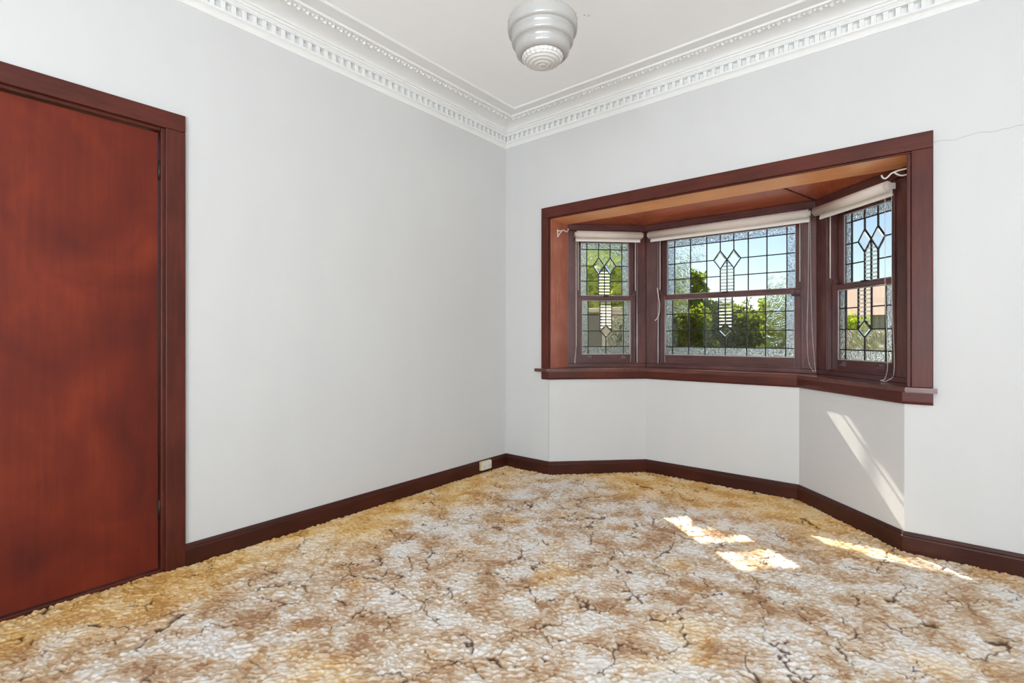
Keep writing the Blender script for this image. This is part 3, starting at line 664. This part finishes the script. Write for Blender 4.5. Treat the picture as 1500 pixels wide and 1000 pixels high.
# ------------------------------------------------------------------ pendant lamp
lamp = put(empty('pendant_light', (1.58, -1.66, 2.122)), 'stepped opal glass pendant light with ribbed clear base on a dark rod', 'pendant light')
def L(z): return z - 2.122
lathe('shade', [(0.045, L(2.304)), (0.062, L(2.303)), (0.100, L(2.299)), (0.124, L(2.295)), (0.132, L(2.290)), (0.1345, L(2.283)), (0.1345, L(2.256)), (0.1325, L(2.247)), (0.127, L(2.2425)),
                (0.1195, L(2.2405)), (0.1195, L(2.214)), (0.1175, L(2.205)), (0.112, L(2.2005)), (0.1045, L(2.1985)), (0.1045, L(2.178)), (0.101, L(2.167)), (0.095, L(2.160)), (0.088, L(2.156)), (0.080, L(2.1545)),
                (0.078, L(2.157)), (0.098, L(2.175)), (0.100, L(2.20)), (0.115, L(2.22)), (0.128, L(2.26)), (0.126, L(2.285)), (0.095, L(2.295)), (0.045, L(2.299)), (0.045, L(2.304))], 'opal', lamp, 64)
bm = bmesh.new(); seg = 96; rings = []
prof = [(0.0785, 2.1560)]
for k in range(1, 26):
    a = k / 26 * PI / 2; prof.append((0.0785 * math.cos(a), 2.156 - 0.034 * math.sin(a) - (0.0022 if k % 4 < 2 else 0)))
for i, (r, z) in enumerate(prof):
    rings.append([bm.verts.new(((r + (0.0016 if (k % 4) < 2 and i < 9 else 0)) * math.cos(2 * PI * k / seg), (r + (0.0016 if (k % 4) < 2 and i < 9 else 0)) * math.sin(2 * PI * k / seg), L(z))) for k in range(seg)])
for a, b in zip(rings, rings[1:]):
    for k in range(seg): bm.faces.new((a[k], a[(k + 1) % seg], b[(k + 1) % seg], b[k]))
bm.faces.new(rings[-1])
put(from_bm('lens', bm, 'lens', lamp), 'clear ribbed glass base')
lathe('gallery', [(0, L(2.335)), (0.03, L(2.335)), (0.05, L(2.325)), (0.052, L(2.305)), (0.044, L(2.305)), (0.044, L(2.29)), (0, L(2.29))], 'bronze', lamp, 32)
lathe('rod', [(0, L(2.335)), (0.0145, L(2.335)), (0.0145, L(2.80)), (0, L(2.80))], 'bronze', lamp, 20)
lathe('ceiling_rose', [(0.0145, L(2.79)), (0.045, L(2.795)), (0.055, L(2.812)), (0.055, L(CEIL)), (0, L(CEIL))], 'bronze', lamp, 32)

# ------------------------------------------------------------------ outdoors
def grass():
    t = NT('lawn'); v = t.coords(); n = t.noise(v, 6, 5)
    return t.pbr(Base_Color=t.ramp(n.outputs[0], [(0.3, lin(92, 92, 56)), (0.7, lin(136, 128, 84))]), Roughness=0.95)
put(box('ground', -40, 40, 0.3, 60, GROUND - 0.1, GROUND, grass(), bevel=0), 'dry lawn outside the bay windows', 'lawn', kind='structure')
def leafmat(name, a, b, tr=0.35):
    t = NT(name); oi = t.add('TexCoord'); n = t.noise(oi.outputs['Object'], 2.2, 4)
    col = t.ramp(n.outputs[0], [(0.3, lin(*a)), (0.7, lin(*b))])
    d = t.add('BsdfDiffuse', {0: col}); s = t.add('BsdfTranslucent', {0: t.mix(0.6, col, lin(170, 190, 40), 'MIX')})
    m = t.add('MixShader', {0: tr, 1: d.outputs[0], 2: s.outputs[0]}); t.l.new(m.outputs[0], t.out.inputs[0]); return t.m
put(box('bounce_slab', 0.1, 7.5, 1.1, 6.2, GROUND, GROUND + 0.03, plain('bounce_concrete', (226, 221, 210), 0.9), bevel=0.005), 'added pale slab outside below the bay, unseen, bouncing sun upward', 'path', kind='structure')  # unseen slab added to bounce sunlight up into soffit and ceiling
LEAF = {'bright': leafmat('bright_leaves', (140, 156, 40), (200, 208, 90)), 'mid': leafmat('green_leaves', (98, 116, 50), (150, 164, 84), 0.35),
        'dark': leafmat('dark_leaves', (60, 70, 40), (100, 108, 62), 0.3), 'blue': leafmat('conifer_leaves', (40, 56, 50), (70, 88, 76), 0.15), 'red': leafmat('red_leaves', (110, 66, 44), (150, 100, 70), 0.25)}
bark = plain('bark', (78, 62, 48), 0.9, 0.2)
def leaves(name, blobs, n, size, mat, parent):
    vol = np.array([b[3] * b[4] * b[5] for b in blobs]) ** 0.67; vol = vol / vol.sum(); V = []; F = []
    for b, fr in zip(blobs, vol):
        k = int(n * fr); d = rng.normal(size=(k, 3)); d /= np.linalg.norm(d, axis=1)[:, None]
        lump = 1 + 0.22 * np.sin(d[:, 0] * 7 + b[0]) * np.sin(d[:, 1] * 6 + 1) + 0.15 * np.sin(d[:, 2] * 11 + b[2])
        r = (0.55 + 0.45 * rng.random(k) ** 0.5) * lump
        P = np.array(b[:3]) + d * r[:, None] * np.array(b[3:6])
        u = rng.normal(size=(k, 3)); u /= np.linalg.norm(u, axis=1)[:, None]; w = rng.normal(size=(k, 3)); w -= (w * u).sum(1)[:, None] * u; w /= np.linalg.norm(w, axis=1)[:, None]
        s = size * (0.6 + 0.8 * rng.random(k))[:, None]
        V.append(np.stack([P - u * s, P + w * s * 0.45, P + u * s, P - w * s * 0.45], 1).reshape(-1, 3))
    V = np.concatenate(V); m = len(V) // 4
    me = bpy.data.meshes.new(name); me.vertices.add(len(V)); me.vertices.foreach_set('co', V.astype(np.float32).ravel())
    me.loops.add(m * 4); me.loops.foreach_set('vertex_index', np.arange(m * 4, dtype=np.int32))
    me.polygons.add(m); me.polygons.foreach_set('loop_start', np.arange(0, m * 4, 4, dtype=np.int32)); me.update(calc_edges=True)
    return link(name, me, mat, parent)
def tree(name, label, cat, loc, blobs, n, size, mat, trunk=0.12, group=None):
    r = put(empty(name, (loc[0], loc[1], GROUND)), label, cat, group)
    leaves('foliage', blobs, n, size, LEAF[mat], r)
    top = max(b[2] for b in blobs); bm = bmesh.new()
    add_tube(bm, [(0, 0, 0), (0.05, 0.03, top * 0.5), (blobs[0][0], blobs[0][1], top * 0.9)], trunk, 8)
    for b in blobs[1:5]: add_tube(bm, [(0.03, 0.02, top * 0.4), (b[0] * 0.6, b[1] * 0.6, b[2] * 0.75), (b[0], b[1], b[2])], trunk * 0.45, 6)
    from_bm('trunk', bm, bark, r, True)
    return r
tree('broadleaf_tree', 'sunlit yellow green tree seen through the narrow window by the bare wall', 'tree', (-2.1, 5.2), [(0, 0, 2.6, 0.9, 0.9, 0.65), (-0.6, 0.3, 2.2, 0.6, 0.6, 0.5), (0.5, 0.4, 2.35, 0.6, 0.6, 0.55)], 9000, 0.07, 'bright', 0.06)
tree('broadleaf_tree', 'tall dark crowned tree standing behind the sunlit yellow green tree', 'tree', (-6.4, 11.2), [(0, 0, 4.7, 2.2, 2.0, 1.5), (1.2, 0, 3.6, 1.3, 1.2, 1.0), (-1.5, 0.3, 3.8, 1.4, 1.3, 1.1)], 12000, 0.13, 'dark', 0.2)
tree('broadleaf_tree', 'green tree with loose crown rising against the sky behind the hedge', 'tree', (-2.65, 10.7), [(0, 0, 3.05, 0.75, 0.8, 0.62), (-0.75, 0.2, 2.3, 0.8, 0.7, 0.6), (0.62, 0.1, 2.25, 0.6, 0.6, 0.45), (0.1, -0.2, 2.0, 0.9, 0.7, 0.6)], 11000, 0.075, 'mid', 0.08)
for (x, y), r, hh, lab in [((-1.37, 7.67), 0.7, 1.85, 'dark green hedge shrub growing below the loose crowned tree'), ((-0.62, 9.57), 0.75, 1.85, 'dark green hedge shrub between its two neighbours outside the middle window'), ((0.78, 8.14), 0.7, 1.7, 'dark green hedge shrub beneath the small olive tree')]:
    tree('hedge_shrub', lab, 'shrub', (x, y), [(0, 0, hh * 0.72, r, r * 0.8, hh * 0.62), (0.1, -0.1, hh * 0.4, r * 1.05, r * 0.7, hh * 0.42)], 9000, 0.055, 'dark', 0.05, 'hedge shrubs outside the bay')
for k, d in ((0.30, 17), (0.43, 17), (0.56, 17), (0.365, 20.5), (0.495, 20.5)):
    tree('belt_tree', 'bushy dark tree in the far belt behind the hedge', 'tree', (2.7 + d * (-0.633 + 0.774 * k), -3.21 + d * (0.774 + 0.633 * k)), [(0, 0, 1.95, 0.8, 0.7, 0.75), (0, 0, 1.0, 0.85, 0.7, 0.8)], 5000, 0.09, 'dark', 0.08, 'far belt of trees')
tree('broadleaf_tree', 'small olive green tree rising above the hedge beside a gap of sky', 'tree', (0.1, 11.4), [(0, 0, 2.2, 0.8, 0.7, 0.6), (0.5, 0, 1.8, 0.7, 0.6, 0.5)], 6000, 0.07, 'mid', 0.07)
tree('conifer_shrub', 'dark bluish upright shrub in front of the cream garden wall', 'shrub', (-0.43, 2.95), [(0, 0, 1.2, 0.17, 0.17, 0.75), (0.02, 0, 0.6, 0.24, 0.24, 0.6)], 6000, 0.035, 'blue', 0.03)
tree('garden_shrub', 'light green shrub outside the narrow window by the curtain hook', 'shrub', (1.25, 13.0), [(0, 0, 1.75, 0.55, 0.5, 0.5), (0.1, 0, 1.1, 0.6, 0.5, 0.5)], 4000, 0.05, 'bright', 0.05)
tree('garden_shrub', 'reddish leafed shrub outside the narrow window by the curtain hook', 'shrub', (2.75, 13.2), [(0, 0, 1.3, 0.6, 0.5, 0.55), (0.1, 0, 0.8, 0.6, 0.5, 0.5)], 3500, 0.05, 'red', 0.05)
render_mat = plain('cream_render', (222, 206, 178), 0.85); grey_render = plain('grey_render', (128, 122, 104), 0.85); tile = plain('roof_tile', (176, 150, 132), 0.8, 0.12, 20)
gwall = put(empty('garden_wall', (-1.6, 3.62, GROUND)), 'cream and grey rendered garden wall outside the narrow window', 'wall')
box('wall_panel', -2.2, 0.54, -0.06, 0.06, 0, 1.95, grey_render, gwall, 0.01); box('wall_panel', 0.55, 1.35, -0.09, 0.09, 0, 2.0, render_mat, gwall, 0.01); box('coping', -2.2, 1.38, -0.12, 0.12, 2.0, 2.06, render_mat, gwall, 0.01)
house = put(empty('neighbour_house', (1.4, 28, GROUND)), 'low grey house with a pale tiled roof beyond the shrubs', 'house')
box('wall', -4.0, 4.0, -2.5, 2.5, 0, 2.6, plain('house_wall', (150, 148, 144), 0.85), house, 0.01)
prism('roof', [(-3.0, 2.6), (3.0, 2.6), (0, 4.3)], -4.3, 4.3, tile, house, 0)
for x in (-2.4, 0.2, 2.0):
    f = box('window', x, x + 1.0, -2.56, -2.501, 1.0, 2.1, M['white_plastic'], house, 0.005); box('pane', x + 0.07, x + 0.93, -2.57, -2.561, 1.07, 2.03, M['iron'], f, 0)
